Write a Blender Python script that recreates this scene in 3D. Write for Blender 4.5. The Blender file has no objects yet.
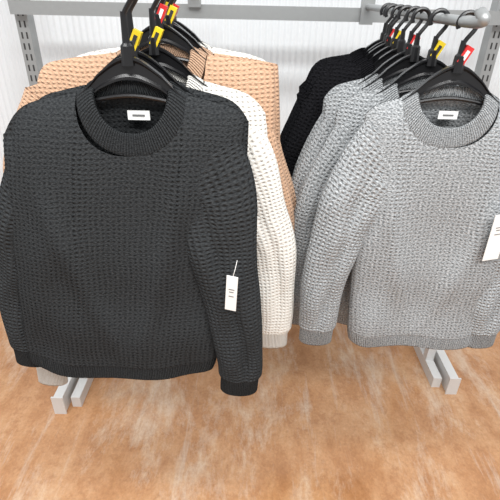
import bpy, math, random
import numpy as np
from mathutils import Vector, Matrix
random.seed(3)
scene=bpy.context.scene
try:
    scene.view_settings.view_transform='Standard'
except Exception: pass

# ------------------------------------------------------------ materials
def new_mat(name):
    m=bpy.data.materials.new(name); m.use_nodes=True
    nt=m.node_tree; b=nt.nodes['Principled BSDF']
    return m,nt,b
def simple(name,col,rough=.5,metal=0.0,noise=0.0):
    m,nt,b=new_mat(name)
    b.inputs['Roughness'].default_value=rough; b.inputs['Metallic'].default_value=metal
    n=nt.nodes.new('ShaderNodeTexNoise'); n.inputs['Scale'].default_value=60
    r=nt.nodes.new('ShaderNodeValToRGB')
    k=1-noise
    r.color_ramp.elements[0].color=(col[0]*k,col[1]*k,col[2]*k,1)
    r.color_ramp.elements[1].color=(col[0],col[1],col[2],1)
    tc=nt.nodes.new('ShaderNodeTexCoord')
    nt.links.new(tc.outputs['Object'],n.inputs['Vector'])
    nt.links.new(n.outputs['Fac'],r.inputs['Fac']); nt.links.new(r.outputs['Color'],b.inputs['Base Color'])
    return m
PU,PV=.0098,.0084
def knit(name,c_hi,c_lo,heather=0.3,bump=1.0,sheen=.12):
    m,nt,b=new_mat(name); L=nt.links.new; N=nt.nodes.new
    b.inputs['Roughness'].default_value=1.0
    try: b.inputs['Sheen Weight'].default_value=sheen
    except Exception: pass
    b.inputs['Specular IOR Level'].default_value=.02
    uv=N('ShaderNodeUVMap'); uv.uv_map='UVMap'
    sep=N('ShaderNodeSeparateXYZ'); L(uv.outputs['UV'],sep.inputs[0])
    def math_(op,a,bv=None,clamp=False):
        n=N('ShaderNodeMath'); n.operation=op; n.use_clamp=clamp
        for i,v in enumerate((a,bv)):
            if v is None: continue
            if isinstance(v,(int,float)): n.inputs[i].default_value=v
            else: L(v,n.inputs[i])
        return n.outputs[0]
    def ridge(src,p,e):
        c=math_('COSINE',math_('MULTIPLY',src,math.pi/p))
        return math_('POWER',math_('ABSOLUTE',c),e)
    a=ridge(sep.outputs[0],PU,1.5); c=ridge(sep.outputs[1],PV,1.5)
    inv=math_('MULTIPLY',math_('SUBTRACT',1,a),math_('SUBTRACT',1,c))
    waf=math_('SUBTRACT',1,inv)
    rb=ridge(sep.outputs[0],.0052,1.2)
    at=N('ShaderNodeAttribute'); at.attribute_name='rib'
    mix=N('ShaderNodeMix'); mix.data_type='FLOAT'
    L(at.outputs['Fac'],mix.inputs[0]); L(waf,mix.inputs[2]); L(rb,mix.inputs[3])
    mp=N('ShaderNodeMapping'); mp.inputs['Scale'].default_value=(230,430,1); L(uv.outputs['UV'],mp.inputs['Vector'])
    nz=N('ShaderNodeTexNoise'); nz.inputs['Scale'].default_value=1; nz.inputs['Detail'].default_value=3
    L(mp.outputs[0],nz.inputs['Vector'])
    h=math_('ADD',mix.outputs[0],math_('MULTIPLY',nz.outputs['Fac'],.7))
    bp=N('ShaderNodeBump'); bp.inputs['Strength'].default_value=bump; bp.inputs['Distance'].default_value=.0027
    L(h,bp.inputs['Height']); L(bp.outputs[0],b.inputs['Normal'])
    rr=N('ShaderNodeValToRGB'); rr.color_ramp.elements[0].position=.5-.14; rr.color_ramp.elements[1].position=.5+.16
    rr.color_ramp.elements[0].color=(*c_lo,1); rr.color_ramp.elements[1].color=(*c_hi,1)
    L(nz.outputs['Fac'],rr.inputs['Fac']); L(rr.outputs['Color'],b.inputs['Base Color'])
    return m
K_char=knit('knit_charcoal',(.050,.053,.055),(.024,.026,.028),sheen=.0)
K_cream=knit('knit_cream',(.86,.845,.80),(.76,.74,.685))
K_tan=knit('knit_tan',(.64,.42,.285),(.50,.315,.205))
K_gray=knit('knit_heather_gray',(.50,.515,.525),(.165,.178,.186),sheen=.03)
K_black=knit('knit_black',(.014,.014,.016),(.006,.006,.007),sheen=.0)
M_label=simple('label_white',(.85,.85,.83),.7)
M_hang=simple('hanger_black_plastic',(.008,.008,.009),.3)
M_steel=simple('steel_gray',(.36,.37,.37),.4,.5,.1)
M_white=simple('painted_metal_white',(.72,.72,.71),.4,.1,.05)
M_dark=simple('slot_dark',(.03,.03,.03),.7)
M_yel=simple('clip_yellow',(.85,.62,.02),.4)
M_red=simple('clip_red',(.65,.03,.03),.4)
M_blue=simple('clip_blue',(.03,.12,.5),.4)
M_ink=simple('ink_gray',(.15,.15,.15),.7)

# ------------------------------------------------------------ mesh helpers
class Acc:
    def __init__(s): s.v=[];s.f=[];s.uv=[];s.rib=[];s.mi=[];s.n=0
    def grid(s,P,UV=None,rib=None,wrap=False,mi=0,flip=False):
        R,C,_=P.shape
        if UV is None: UV=np.zeros((R,C+(1 if wrap else 0),2))
        if rib is None: rib=np.zeros((R,C))
        idx=np.arange(R*C).reshape(R,C)+s.n
        s.v.append(P.reshape(-1,3)); s.rib.append(np.broadcast_to(rib,(R,C)).reshape(-1)); s.n+=R*C
        Cc=C if wrap else C-1
        j=np.arange(Cc); j2=(j+1)%C
        a=idx[:-1][:,j];b=idx[:-1][:,j2];c=idx[1:][:,j2];d=idx[1:][:,j]
        ju=j; ju2=j+1
        ua=UV[:-1][:,ju];ub=UV[:-1][:,ju2];uc=UV[1:][:,ju2];ud=UV[1:][:,ju]
        if flip: F=np.stack([a,d,c,b],-1);U=np.stack([ua,ud,uc,ub],2)
        else: F=np.stack([a,b,c,d],-1);U=np.stack([ua,ub,uc,ud],2)
        s.f.append(F.reshape(-1,4)); s.uv.append(U.reshape(-1,2)); s.mi.append(np.full(F.shape[0]*F.shape[1],mi))
    def build(s,name,mats,smooth=True,parent=None,loc=(0,0,0),rotz=0):
        V=np.concatenate(s.v);F=np.concatenate(s.f);U=np.concatenate(s.uv);M=np.concatenate(s.mi);Rb=np.concatenate(s.rib)
        me=bpy.data.meshes.new(name)
        me.vertices.add(len(V)); me.vertices.foreach_set('co',V.astype(np.float32).ravel())
        me.loops.add(F.size); me.loops.foreach_set('vertex_index',F.astype(np.int32).ravel())
        me.polygons.add(len(F)); me.polygons.foreach_set('loop_start',np.arange(0,F.size,4,dtype=np.int32))
        try: me.polygons.foreach_set('loop_total',np.full(len(F),4,dtype=np.int32))
        except Exception: pass
        me.polygons.foreach_set('material_index',M.astype(np.int32))
        me.polygons.foreach_set('use_smooth',np.full(len(F),smooth,dtype=bool))
        ul=me.uv_layers.new(name='UVMap'); ul.data.foreach_set('uv',U.astype(np.float32).ravel())
        at=me.attributes.new('rib','FLOAT','POINT'); at.data.foreach_set('value',Rb.astype(np.float32))
        for m in mats: me.materials.append(m)
        me.update(calc_edges=True); me.validate()
        o=bpy.data.objects.new(name,me); scene.collection.objects.link(o)
        o.location=loc; o.rotation_euler=(0,0,rotz)
        if parent: o.parent=parent
        return o
def box(acc,c,s,mi=0,ry=0):
    x,y,z=c;a,b,d=s[0]/2,s[1]/2,s[2]/2
    cr,sr_=math.cos(ry),math.sin(ry)
    q=lambda p: acc.grid(np.array(p,float).reshape(2,2,3),mi=mi)
    X=lambda i,j,k:(x+i*a*cr+k*d*sr_,y+j*b,z+k*d*cr-i*a*sr_)
    q([X(-1,-1,1),X(1,-1,1),X(-1,-1,-1),X(1,-1,-1)]);q([X(1,1,1),X(-1,1,1),X(1,1,-1),X(-1,1,-1)])
    q([X(-1,1,1),X(1,1,1),X(-1,-1,1),X(1,-1,1)]);q([X(-1,-1,-1),X(1,-1,-1),X(-1,1,-1),X(1,1,-1)])
    q([X(-1,1,1),X(-1,-1,1),X(-1,1,-1),X(-1,-1,-1)]);q([X(1,-1,1),X(1,1,1),X(1,-1,-1),X(1,1,-1)])
def catmull(pts,n):
    pts=np.array(pts,float); k=len(pts)
    t=np.linspace(0,k-1,n); i=np.clip(t.astype(int),0,k-2); f=(t-i)[:,None]
    g=lambda j: pts[np.clip(j,0,k-1)]
    p0=np.where((i-1<0)[:,None],2*g(i)-g(i+1),g(i-1)); p3=np.where((i+2>k-1)[:,None],2*g(i+1)-g(i),g(i+2))
    p1,p2=g(i),g(i+1)
    return .5*((2*p1)+(-p0+p2)*f+(2*p0-5*p1+4*p2-p3)*f**2+(-p0+3*p1-3*p2+p3)*f**3)
def even(P,n):
    l=np.concatenate([[0],np.cumsum(np.linalg.norm(np.diff(P,axis=0),axis=1))]); q=np.linspace(0,l[-1],n)
    return np.stack([np.interp(q,l,P[:,i]) for i in range(3)],-1)
def tube(acc,pts,r,seg=10,n=None,mi=0,up=(0,1,0)):
    P=catmull(pts,n) if n else np.array(pts,float)
    T=np.gradient(P,axis=0); T/=np.linalg.norm(T,axis=1,keepdims=True)
    u=np.array(up,float); A=np.cross(T,u); A/=np.linalg.norm(A,axis=1,keepdims=True)+1e-9; B=np.cross(A,T)
    th=np.linspace(0,2*np.pi,seg,endpoint=False)
    r=np.broadcast_to(np.array(r,float),(len(P),))
    G=P[:,None]+r[:,None,None]*(A[:,None]*np.cos(th)[None,:,None]+B[:,None]*np.sin(th)[None,:,None])
    cap0=np.repeat(P[:1][:,None],seg,1); cap1=np.repeat(P[-1:][:,None],seg,1)
    acc.grid(np.concatenate([cap0,G,cap1]),wrap=True,mi=mi)
def superloop(hw,t,n,cnt):
    th=np.linspace(0,2*np.pi,4001)
    c,s=np.cos(th),np.sin(th)
    X=np.sign(c)*np.abs(c)**(2/n); Y=np.sign(s)*np.abs(s)**(2/n)
    l=np.concatenate([[0],np.cumsum(np.hypot(np.diff(X*hw),np.diff(Y*t)))])
    q=np.linspace(0,l[-1],cnt,endpoint=False)
    return np.interp(q,l,X),np.interp(q,l,Y),np.append(q,l[-1])
def waffle(U,V,rib):
    a=np.abs(np.cos(np.pi*U/PU))**1.5; b=np.abs(np.cos(np.pi*V/PV))**1.5
    w=1-(1-a)*(1-b); r=np.abs(np.cos(np.pi*U/.0052))**1.2
    return w*(1-rib)+r*rib*.5
def loosen(UV,rib,ph):
    # hand of the yarn: stitches wander a little
    u,v=UV[...,0].copy(),UV[...,1].copy()
    r=rib
    if r.shape[1]<u.shape[1]: r=np.concatenate([r,r[:,:1]],1)
    k=1-np.clip(r,0,1)
    du=.0016*np.sin(23*v+9*u+ph)+.0010*np.sin(61*v-31*u+2*ph)
    dv=.0022*np.sin(17*u+5*v+ph)+.0014*np.sin(47*u+29*v+3*ph)+.0007*np.sin(140*u-90*v)
    out=UV.copy(); out[...,0]=u+du*k; out[...,1]=v+dv*k
    return out
def displace(P,UV,rib,amp,wrap,outward):
    if wrap:
        du=np.roll(P,-1,1)-np.roll(P,1,1)
    else: du=np.gradient(P,axis=1)
    dv=np.gradient(P,axis=0); N=np.cross(du,dv); N/=np.linalg.norm(N,axis=2,keepdims=True)+1e-9
    if (N*outward).sum()<0: N=-N
    C=P.shape[1]
    return P+N*(waffle(UV[:,:C,0],UV[:,:C,1],rib)*amp)[...,None]

def sweater(name,loc,mat,rotz=0,hw=(.19,.20,.20),cx=(0,-.03,-.04),length=.64,thick=.03,neck=(.084,.095),
            sl=None,sr=None,step=.006,amp=0.0,phase=0.0,slope=.30,drop=6.0,fold=.006,collar=.036,rsl=(.085,.055,.045,.036),hemtilt=0,label=True,srb=1.0,wrk=.10):
    acc=Acc(); n=2.7; nw,dip=neck; zh=-length
    zs=np.array([0,-length*.5,-length])
    HW=lambda z: np.interp(-z,-zs,hw)
    def CX(z):
        t=np.clip(-z/length,0,1); return cx[0]*(1-t)**2+2*t*(1-t)*(2*cx[1]-.5*cx[0]-.5*cx[2])+cx[2]*t*t
    def zsh(x):
        a=np.abs(x); e=np.clip((a-(hw[0]-.045))/.045,0,1.2)
        return -slope*np.clip(a-.05,0,None)-drop*np.clip(a-.14,0,None)**2-.018*e**3
    def ztop(x,s):
        a=np.clip(np.abs(x)/nw,0,1); e=np.sqrt(np.clip(1-a**2.2,0,1))
        d=np.where(s<0,dip,.018)
        return np.where(np.abs(x)<nw, -slope*(nw-.05)-(d-slope*(nw-.05))*e, zsh(x))
    def by(x,z,s,X,lim=False):
        d=np.clip(zsh(x)-z,0,None)
        T=thick*(1-np.exp(-d/.045))
        y=s*T*np.clip(1-np.abs(X)**n,0,1)**(1/n)
        if lim: return np.abs(y)
        e=1-np.abs(X)**6; g=np.clip(d/.25,0,1)
        A=fold*e*g
        f=np.sin(13*x+2.5*z+phase)+.6*np.sin(31*x-5*z+2*phase+1)*np.clip(d/.5,0,1)
        f+=.7*np.sin(22*(z+1.1*np.abs(x))+phase)*np.exp(-((np.abs(X)-.78)/.22)**2)
        f+=.4*np.sin(31*z+7*x+phase*1.7)*np.exp(-((z+length*.75)/.16)**2)
        for sg in (-1,1):
            q=(x-cx[1])*sg-(.17+.28*z)
            f+=-.9*np.exp(-(q/.022)**2)*np.clip((d-.06)/.12,0,1)*np.clip((z+length*.95)/.15,0,1)
        return y+A*f
    ccnt=int(round(4*(hw[1])/step))
    X,Ys,U=superloop(hw[1],thick,n,ccnt)
    s=np.where(Ys<0,-1.,1.)
    x0=CX(np.zeros_like(X))+X*hw[0]
    zt=ztop(x0,s)
    R=int(length/step); v=np.linspace(0,1,R)[:,None]
    zhem=zh+hemtilt*X*hw[2]+.005*np.sin(9*X*hw[2]*3+phase)+.010*X*X
    Z=zt[None]+v*(zhem-zt)[None]
    pinch=1-.03*np.exp(-((Z-zh-.0)/.02)**2)
    XX=CX(Z)+X[None]*HW(Z)*pinch
    YY=by(XX,Z,s[None]*np.ones_like(Z),X[None]*np.ones_like(Z))
    P=np.stack([XX,YY,Z],-1)
    rib=np.clip(((zhem[None]+.034)-Z)/.002+.5,0,1)
    Uf=np.broadcast_to(U[None],(R,len(U))); Zf=np.concatenate([Z,Z[:,:1]],1)
    UV=loosen(np.stack([Uf,Zf],-1),rib,phase)
    if amp>0:
        out=P-np.stack([CX(Z),np.zeros_like(Z),Z],-1)
        P=displace(P,UV,rib,amp,True,out)
    last=P[-1:].copy(); inn=last.copy(); inn[...,2]+=.02; inn[...,0]=CX(inn[...,2])+(inn[...,0]-CX(inn[...,2]))*.96; inn[...,1]*=.75
    P=np.concatenate([P,inn]); UV=np.concatenate([UV,UV[-1:]]); rib=np.concatenate([rib,rib[-1:]])
    acc.grid(P,UV,rib,wrap=True)
    for side,path in ((-1,sl),(1,sr)):
        if path is None: continue
        C=catmull(path,200)
        L0=np.linalg.norm(np.diff(C,axis=0),axis=1).sum()
        m=max(int(L0/step),30)
        C=even(C,m)
        T=np.gradient(C,axis=0); T/=np.linalg.norm(T,axis=1,keepdims=True)
        dep=np.array([0,1.,0]); A=np.cross(dep,T); A/=np.linalg.norm(A,axis=1,keepdims=True); B=np.cross(T,A)
        t=np.linspace(0,1,m); ra=np.interp(t,[0,.25,.6,.9,.93,1],[rsl[0],rsl[0]*.80,rsl[1],rsl[2],rsl[3],rsl[3]])
        rb=np.interp(t,[0,.3,.5,.92,1],[thick*.7,.030*srb,.028*srb,.026*srb,.023*srb])
        sc=int(round(2*np.pi*.055/step*.85)); sx,sy,su=superloop(.055,.03,2.2,sc)
        len_=t*L0
        env=(np.clip(t*3,0,1)*np.clip((1-t)*6,0,1))[:,None]
        wr=1+.035*np.sin(len_[:,None]*30+phase+2*sx[None])*env
        cr=wr+wrk*np.sin(len_[:,None]*26+3.2*sx[None]+phase)*env+wrk*.7*np.sin(len_[:,None]*47-4*sx[None]+phase*2)*env-.30*np.exp(-((sx[None]-.25*np.sin(len_[:,None]*9+phase))/.22)**2)*env
        G=C[:,None]+A[:,None]*(ra[:,None]*sx[None]*wr)[...,None]+B[:,None]*(rb[:,None]*sy[None]*cr)[...,None]
        gx,gy,gz=G[...,0],G[...,1],G[...,2]
        Xr=(gx-CX(gz))/HW(gz)
        yb=by(gx,gz,1.0,np.clip(np.abs(Xr),0,.72),lim=True)
        w=np.clip((t-.10)/.30,0,1)[:,None]; w=w*w*(3-2*w)
        lim=yb-.0025+np.clip((np.abs(Xr)-.82)/.3,0,1)*.035+w*.06
        k=np.minimum(1,np.clip(lim,0.0008,1)/np.maximum(np.abs(gy),1e-6))
        G[...,1]=gy*k
        r2=np.broadcast_to(np.clip((t-.910)/.004,0,1)[:,None],(m,sc))
        UV2=np.stack([np.broadcast_to(su[None],(m,sc+1)),np.broadcast_to(len_[:,None],(m,sc+1))],-1)
        UV2=loosen(UV2,r2,phase+side)
        if amp>0: G=displace(G,UV2,r2,amp*np.clip(t*12,0,1)[:,None],True,G-C[:,None])
        inn=C[-1:][:,None]+(G[-1:]-C[-1:][:,None])*.8-T[-1]*.02
        G=np.concatenate([G,inn]);UV2=np.concatenate([UV2,UV2[-1:]]);r2=np.concatenate([r2,r2[-1:]])
        acc.grid(G,UV2,r2,wrap=True)
    # collar: flat ribbed band
    K=220 if step<.004 else 90
    ph=np.linspace(0,2*np.pi,K,endpoint=False); cs,sn=np.cos(ph),np.sin(ph)
    sd=np.where(sn<0,-1.,1.)
    bx=nw*cs; bz=ztop(np.clip(bx,-nw*.999,nw*.999),sd)
    cx0=CX(bz)
    byy=by(bx,bz,sd,np.clip((bx-cx0)/HW(bz),-1,1))
    base=np.stack([bx,byy,bz],-1)
    fr=np.clip(-sn,0,1); bk=np.clip(sn,0,1)
    ix=(nw-collar*.72)*cs; iz=np.where(sn<0, bz+collar*(.30+.70*fr**.7), bz+collar*(.30+.5*bk**.7)); iy=byy*.92+np.where(sn<0,.003,-.003)*np.abs(sn)
    inner=np.stack([ix,iy,iz],-1)
    rows=[]
    W=12
    o=np.stack([cs*.45,sn*1.0,np.full(K,.25)],-1); o/=np.linalg.norm(o,axis=1,keepdims=True)
    ribd=.0008*np.abs(np.cos(ph*52))
    for k in range(W+1):
        w=k/W; q=base*(1-w)+inner*w
        bul=.0018*math.sin(math.pi*w)**.5+.0015 if 0<w<1 else .0012
        rows.append(q+o*(bul+ribd)[:,None])
    for w in (1.0,.5,0.1):
        q=base*(1-w)+inner*w
        rows.append(q-o*.003)
    G=np.array(rows); arc=ph*(nw+.01)
    U3=np.append(arc,2*np.pi*(nw+.01))
    UV3=np.stack([np.broadcast_to(U3[None],(len(rows),K+1)),np.broadcast_to(np.linspace(0,collar*1.5,len(rows))[:,None],(len(rows),K+1))],-1)
    acc.grid(G,UV3,np.ones((len(rows),K)),wrap=True)
    if label:
        yb=thick*.42
        box(acc,(.006,yb-.006,-.042),(.036,.0015,.015),mi=1)
        box(acc,(.006,yb-.0072,-.042),(.020,.0008,.003),mi=2)
    return acc.build(name,[mat,M_label,M_ink],loc=loc,rotz=rotz)

def hanger(loc,railz,clip=None,rotz=0,half=.165,slope=.30):
    acc=Acc()
    x=np.linspace(-half,half,61); a=np.abs(x)
    top=.054*np.exp(-(a/.060)**2)-.006-(slope+.06)*np.clip(a-.05,0,None)-9*np.clip(a-.14,0,None)**2
    h=.013+.020*np.exp(-(a/.055)**2)
    d=.0055-.003*np.clip((a-.08)/.05,0,1)
    prof=[(-1,-.12),(-.35,-.25),(-.35,-.75),(-1,-.88),(-1,-1),(1,-1),(1,-.88),(.35,-.75),(.35,-.25),(1,-.12),(1,0),(-1,0)]
    G=np.array([[(x[i],d[i]*p[0],top[i]+h[i]*p[1]) for p in prof] for i in range(len(x))])
    c0=np.repeat(G[:1].mean(1,keepdims=True),len(prof),1); c1=np.repeat(G[-1:].mean(1,keepdims=True),len(prof),1)
    acc.grid(np.concatenate([c0,G,c1]),wrap=True)
    tube(acc,[(-.10,0,-.030),(-.05,0,-.016),(0,0,-.010),(.05,0,-.016),(.10,0,-.030)],.0038,8,24)
    rz=railz-loc[2]
    tube(acc,[(0,0,.035),(0,0,.062),(0,0,.066),(0,0,rz-.03)],[.011,.0095,.006,.0045],10)
    r=.0165
    pts=[(0,0,rz-.036),(.004,0,rz-.028),(.014,0,rz-.014)]
    for k in range(-10,211,20):
        t=math.radians(k); pts.append((r*math.cos(t),0,rz-.0035+r*math.sin(t)))
    tube(acc,pts,.0040,8,60)
    if clip is not None:
        box(acc,(.006,-.001,.064),(.014,.014,.030),mi=1,ry=.45); box(acc,(.006,-.0085,.064),(.006,.001,.016),mi=2,ry=.45)
    m=[M_yel,M_red,M_blue][clip or 0]
    return acc.build('clothes_hanger',[M_hang,m,M_dark if clip!=1 else M_label],loc=loc,rotz=rotz,smooth=False)

# ------------------------------------------------------------ garments, left rail
RL=1.40; ZL=1.262; XL=-.192
sweater('charcoal_waffle_knit_sweater',(XL,.735,ZL),K_char,hw=(.195,.205,.205),cx=(-.012,-.050,-.085),length=.595,thick=.032,neck=(.086,.100),
    sr=[(.095,0,-.105),(.122,-.002,-.17),(.138,-.008,-.26),(.152,-.014,-.36),(.170,-.018,-.47),(.176,-.016,-.56),(.174,-.010,-.640)],
    sl=[(-.115,0,-.105),(-.168,.006,-.17),(-.220,.012,-.26),(-.255,.018,-.36),(-.280,.022,-.47),(-.290,.022,-.60)],
    step=.0022,amp=.0019,phase=.7,fold=.007,rsl=(.085,.052,.046,.041),slope=.21,drop=2.5)
hanger((XL,.735,ZL),RL,None)
L=[(.81,K_char,'charcoal_waffle_knit_sweater',-.025,0,0),(.87,K_cream,'cream_waffle_knit_sweater',.035,0,.0),(.93,K_tan,'tan_waffle_knit_sweater',.035,1,.034),
   (.99,K_tan,'tan_waffle_knit_sweater',.055,0,.030),(1.05,K_cream,'cream_waffle_knit_sweater',.01,0,.034),(1.11,K_cream,'cream_waffle_knit_sweater',.02,1,.030),(1.17,K_cream,'cream_waffle_knit_sweater',.0,None,.02)]
for i,(y,m,nm,dx,cl,dz) in enumerate(L):
    wl=.05 if dz else 0
    ext=.05 if i in (2,3) else 0
    sr_=[(.11,0,-.105),(.155,0,-.17),(.19,0,-.26),(.205+dx*.5,0,-.36),(.218+dx*.5,0,-.48),(.220+dx*.5,0,-.62-.02*math.sin(i))]
    if i==0: sr_=[(.09,0,-.105),(.115,0,-.17),(.13,0,-.26),(.145,0,-.36),(.155,0,-.60)]
    zz=.018 if ext else 0
    sl_=[(-.11-wl-ext,0,-.10-zz),(-.16-wl-ext,0,-.17-zz),(-.205-wl-ext,0,-.27),(-.235-wl*.6-ext,0,-.40),(-.255,0,-.50),(-.26,0,-.62)]
    if i==0: sl_=sl_[:-2]+[(-.290,0,-.50),(-.315,0,-.63)]
    if i==1: sl_=sl_[:-2]+[(-.290,0,-.52),(-.330,0,-.66),(-.345,0,-.785)]
    sweater(nm,(XL+dx*.4,y,ZL+dz),m,cx=(-wl*.3-ext*.5,dx*.5-ext*.3,dx*.6-.01),hw=(.195+wl*.7+ext*.5,.20+ext*.4,.19),length=.60+dz+.01*math.sin(i*3),thick=.022,
      sr=sr_,sl=sl_,
      step=.0045,amp=.0014,phase=i*1.3,label=(i<3),slope=.24-wl*1.8-ext*.6,drop=4-wl*56-ext*14,fold=.004,srb=.8,rsl=(.08,.052,.045,.038))
    hanger((XL+dx*.4,y,ZL+dz),RL,cl,slope=.30,half=.165 if i<1 else .10)

# ------------------------------------------------------------ garments, right rail
RR=1.362; ZR=1.245; XR=.362
sweater('gray_waffle_knit_sweater',(XR,.86,ZR),K_gray,hw=(.158,.165,.165),cx=(0.005,.028,.048),length=.59,thick=.032,neck=(.088,.095),
    sl=[(-.085,0,-.100),(-.120,-.002,-.15),(-.155,-.008,-.22),(-.178,-.012,-.30),(-.192,-.015,-.39),(-.197,-.012,-.48),(-.197,-.008,-.585)],
    sr=[(.095,0,-.105),(.135,0,-.17),(.170,0,-.26),(.192,-.005,-.38),(.205,0,-.59)],
    step=.0022,amp=.0020,phase=2.1,fold=.007,rsl=(.080,.048,.043,.039),slope=.28,drop=4)
hanger((XR,.86,ZR),RR,1,half=.145)
R=[(.94,K_gray,'gray_waffle_knit_sweater',-.02,0),(1.0,K_gray,'gray_waffle_knit_sweater',-.035,None),(1.06,K_gray,'gray_waffle_knit_sweater',-.03,1),
   (1.12,K_black,'black_waffle_knit_sweater',-.03,None),(1.175,K_black,'black_waffle_knit_sweater',-.03,0),(1.23,K_black,'black_waffle_knit_sweater',-.03,1),(1.285,K_black,'black_waffle_knit_sweater',-.02,None),
   (1.34,K_black,'black_waffle_knit_sweater',-.015,None)]
for i,(y,m,nm,dx,cl) in enumerate(R):
    bk=.030 if m is K_black else 0
    sweater(nm,(XR+dx,y,ZR+bk*.5),m,cx=(-bk,.005-bk*.5,.010),hw=(.170+bk,.18,.175),length=.595+.01*math.sin(i*3),thick=.021,
      sl=[(-.09-bk,0,-.10),(-.13-bk,0,-.16),(-.17-bk,0,-.24),(-.195-bk-.01*math.sin(i*2),0,-.35),(-.205-.014*math.sin(i*2),0,-.46),(-.205,0,-.60)],
      sr=[(.10,0,-.10),(.15,0,-.17),(.185,0,-.26),(.21,0,-.38),(.215,0,-.61)],
      step=.0045,amp=.0014,phase=i*1.7+.4,label=(i<2),slope=.26-bk*3,drop=4,fold=.004,srb=.78,rsl=(.078,.05,.045,.038))
    hanger((XR+dx,y,ZR),RR,cl,half=.155)

# ------------------------------------------------------------ tags
def tag(name,loc,rot,size=(.026,.068)):
    acc=Acc(); box(acc,(0,0,-size[1]/2),(size[0],.0012,size[1]))
    for k,(w,z) in enumerate([(.013,.03),(.010,.036),(.012,.046)]):
        box(acc,(0,-.0009,-z),(w*size[0]/.026,.0006,.0016),mi=1)
    tube(acc,[(0,0,-.004),(.003,.002,.012),(.004,.012,.028)],.0006,6,8)
    o=acc.build(name,[M_label,M_ink],smooth=False,loc=loc); o.rotation_euler=rot; return o
tag('price_tag',(-.030,.667,.960),(math.radians(4),math.radians(4),math.radians(-12)),(.021,.080))
tag('price_tag',(.495,.803,1.03),(math.radians(4),math.radians(-5),math.radians(10)),(.035,.11))

# ------------------------------------------------------------ rack
rack=bpy.data.objects.new('garment_display_rack',None); scene.collection.objects.link(rack)
a=Acc()
for X in (-.77,.80):
    box(a,(X,1.68,1.1),(.040,.05,2.2))
    for k in range(60):
        box(a,(X-.008,1.6545,.2+k*.034),(.005,.001,.02),mi=1); box(a,(X+.008,1.6545,.2+k*.034),(.005,.001,.02),mi=1)
a.build('uprights',[M_steel,M_dark],smooth=False,parent=rack)
a=Acc()
box(a,(.015,1.63,1.338),(1.60,.025,.040)); a.build('crossbar',[M_steel],smooth=False,parent=rack)
a=Acc()
for X,rz,y0 in ((XL,RL,.69),(XR-.01,RR,.82)):
    tube(a,[(X,1.62,rz-.0),(X,1.3,rz),(X,y0,rz),(X,y0-.02,rz+.018)],.009,12,40,up=(1,0,0))
    box(a,(X,1.61,rz-.01),(.04,.02,.08))
a.build('face_out_arms',[M_steel],parent=rack,smooth=True)
a=Acc()
for X,y0 in ((-.70,1.16),(.825,1.30)):
    q=-1 if X>0 else 1
    box(a,(X,(y0+1.7)/2,.04),(.034,1.7-y0,.08)); box(a,(X,y0-.003,.042),(.044,.006,.088))
    box(a,(X+q*.05,1.30+(.15 if X>0 else 0),.35),(.032,.032,.70))
    box(a,(X+q*.05,(y0+.03+1.7)/2,.025),(.034,1.67-y0,.05))
a.build('base_legs',[M_white],smooth=False,parent=rack)

# ------------------------------------------------------------ shell
a=Acc()
xs=np.arange(-2.6,2.6,.0025); ys=1.90+.0024*np.cos(2*np.pi*xs/.024)
G=np.array([[(x,y,2.8) for x,y in zip(xs,ys)],[(x,y,0) for x,y in zip(xs,ys)]])
a.grid(G)
M_wall=simple('ribbed_white_panel',(.74,.775,.80),.35,0,.03)
a.build('wall_back',[M_wall])
m,nt,b=new_mat('polished_stained_concrete_floor'); Ln=nt.links.new; N=nt.nodes.new
tc=N('ShaderNodeTexCoord')
def noise(scale,sc3,det=8,rough=.6,dist=0,off=0):
    mp=N('ShaderNodeMapping'); mp.inputs['Scale'].default_value=sc3; mp.inputs['Location'].default_value=(off,off*1.7,0); Ln(tc.outputs['Object'],mp.inputs['Vector'])
    n=N('ShaderNodeTexNoise'); n.inputs['Scale'].default_value=scale; n.inputs['Detail'].default_value=det; n.inputs['Roughness'].default_value=rough; n.inputs['Distortion'].default_value=dist
    Ln(mp.outputs[0],n.inputs['Vector']); return n
def ramp(src,stops):
    r=N('ShaderNodeValToRGB'); e=r.color_ramp.elements
    e[0].position=stops[0][0]; e[0].color=(*stops[0][1],1); e[1].position=stops[-1][0]; e[1].color=(*stops[-1][1],1)
    for p,c in stops[1:-1]:
        q=e.new(p); q.color=(*c,1)
    Ln(src,r.inputs['Fac']); return r
def mixc(fac,A,B,mode='MIX'):
    x=N('ShaderNodeMix'); x.data_type='RGBA'; x.blend_type=mode
    if isinstance(fac,float): x.inputs[0].default_value=fac
    else: Ln(fac,x.inputs[0])
    for i,c in ((6,A),(7,B)):
        if isinstance(c,tuple): x.inputs[i].default_value=(*c,1)
        else: Ln(c,x.inputs[i])
    return x.outputs[2]
n1=noise(4.0,(1.7,1.0,1),12,.70,.1)
base=ramp(n1.outputs['Fac'],[(.30,(.36,.160,.066)),(.45,(.47,.232,.104)),(.56,(.55,.300,.150)),(.72,(.63,.41,.25))]).outputs[0]
n2=noise(16,(1.2,1,1),12,.74)
f2=ramp(n2.outputs['Fac'],[(.50,(0,0,0)),(.62,(.55,.55,.55))]).outputs[0]
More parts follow.
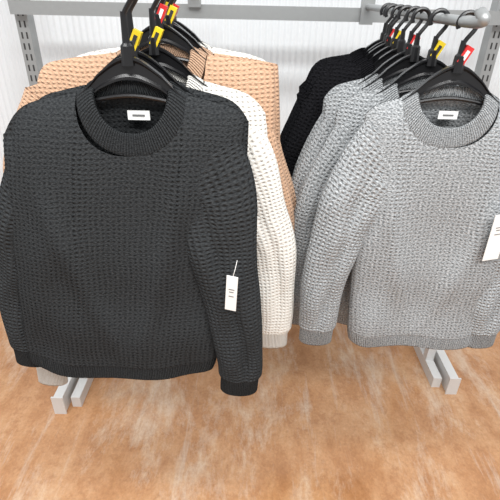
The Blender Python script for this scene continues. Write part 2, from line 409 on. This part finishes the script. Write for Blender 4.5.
c=mixc(f2,base,(.38,.170,.072))
n3=noise(1.7,(2.4,.9,1),13,.76,.2,off=3.1)
f3=ramp(n3.outputs['Fac'],[(.51,(0,0,0)),(.62,(.60,.60,.60))]).outputs[0]
c=mixc(f3,c,(.70,.56,.43))
n4=noise(1.4,(8,.8,1),12,.76,.1,off=8.3)
f5=ramp(n4.outputs['Fac'],[(.55,(0,0,0)),(.66,(.45,.45,.45))]).outputs[0]
c=mixc(f5,c,(.64,.55,.46))
n5=noise(90,(1.2,1,1),6,.65)
c=mixc(.32,c,n5.outputs['Fac'],'OVERLAY')
Ln(c,b.inputs['Base Color'])
rr=N('ShaderNodeMapRange'); rr.inputs['To Min'].default_value=.08; rr.inputs['To Max'].default_value=.26; Ln(n3.outputs['Fac'],rr.inputs['Value']); Ln(rr.outputs[0],b.inputs['Roughness'])
a=Acc(); a.grid(np.array([[(-2.6,1.95,0),(2.6,1.95,0)],[(-2.6,-2,0),(2.6,-2,0)]],float)); a.build('floor',[m],smooth=False)

# ------------------------------------------------------------ light
w=bpy.data.worlds.new('World'); scene.world=w; w.use_nodes=True
w.node_tree.nodes['Background'].inputs[0].default_value=(.97,.985,1,1); w.node_tree.nodes['Background'].inputs[1].default_value=.68
def area(name,loc,rot,size,power):
    l=bpy.data.lights.new(name,'AREA'); l.shape='RECTANGLE'; l.size,l.size_y=size; l.energy=power; l.color=(1,.995,.985)
    o=bpy.data.objects.new(name,l); scene.collection.objects.link(o); o.location=loc; o.rotation_euler=rot
area('ceiling_light',(-.5,.1,2.9),(math.radians(8),0,0),(2.6,.3),48)
area('ceiling_light',(.6,-1.0,2.9),(math.radians(30),0,0),(2.6,.3),74)
cam=bpy.data.cameras.new('camera'); cam.lens=32.4; cam.sensor_width=36; cam.clip_start=.01
co=bpy.data.objects.new('camera',cam); scene.collection.objects.link(co); co.location=(0,0,1.4)
co.rotation_euler=(Matrix.Rotation(math.radians(60),3,'X')@Matrix.Rotation(math.radians(1.3),3,'Z')).to_euler()
scene.camera=co
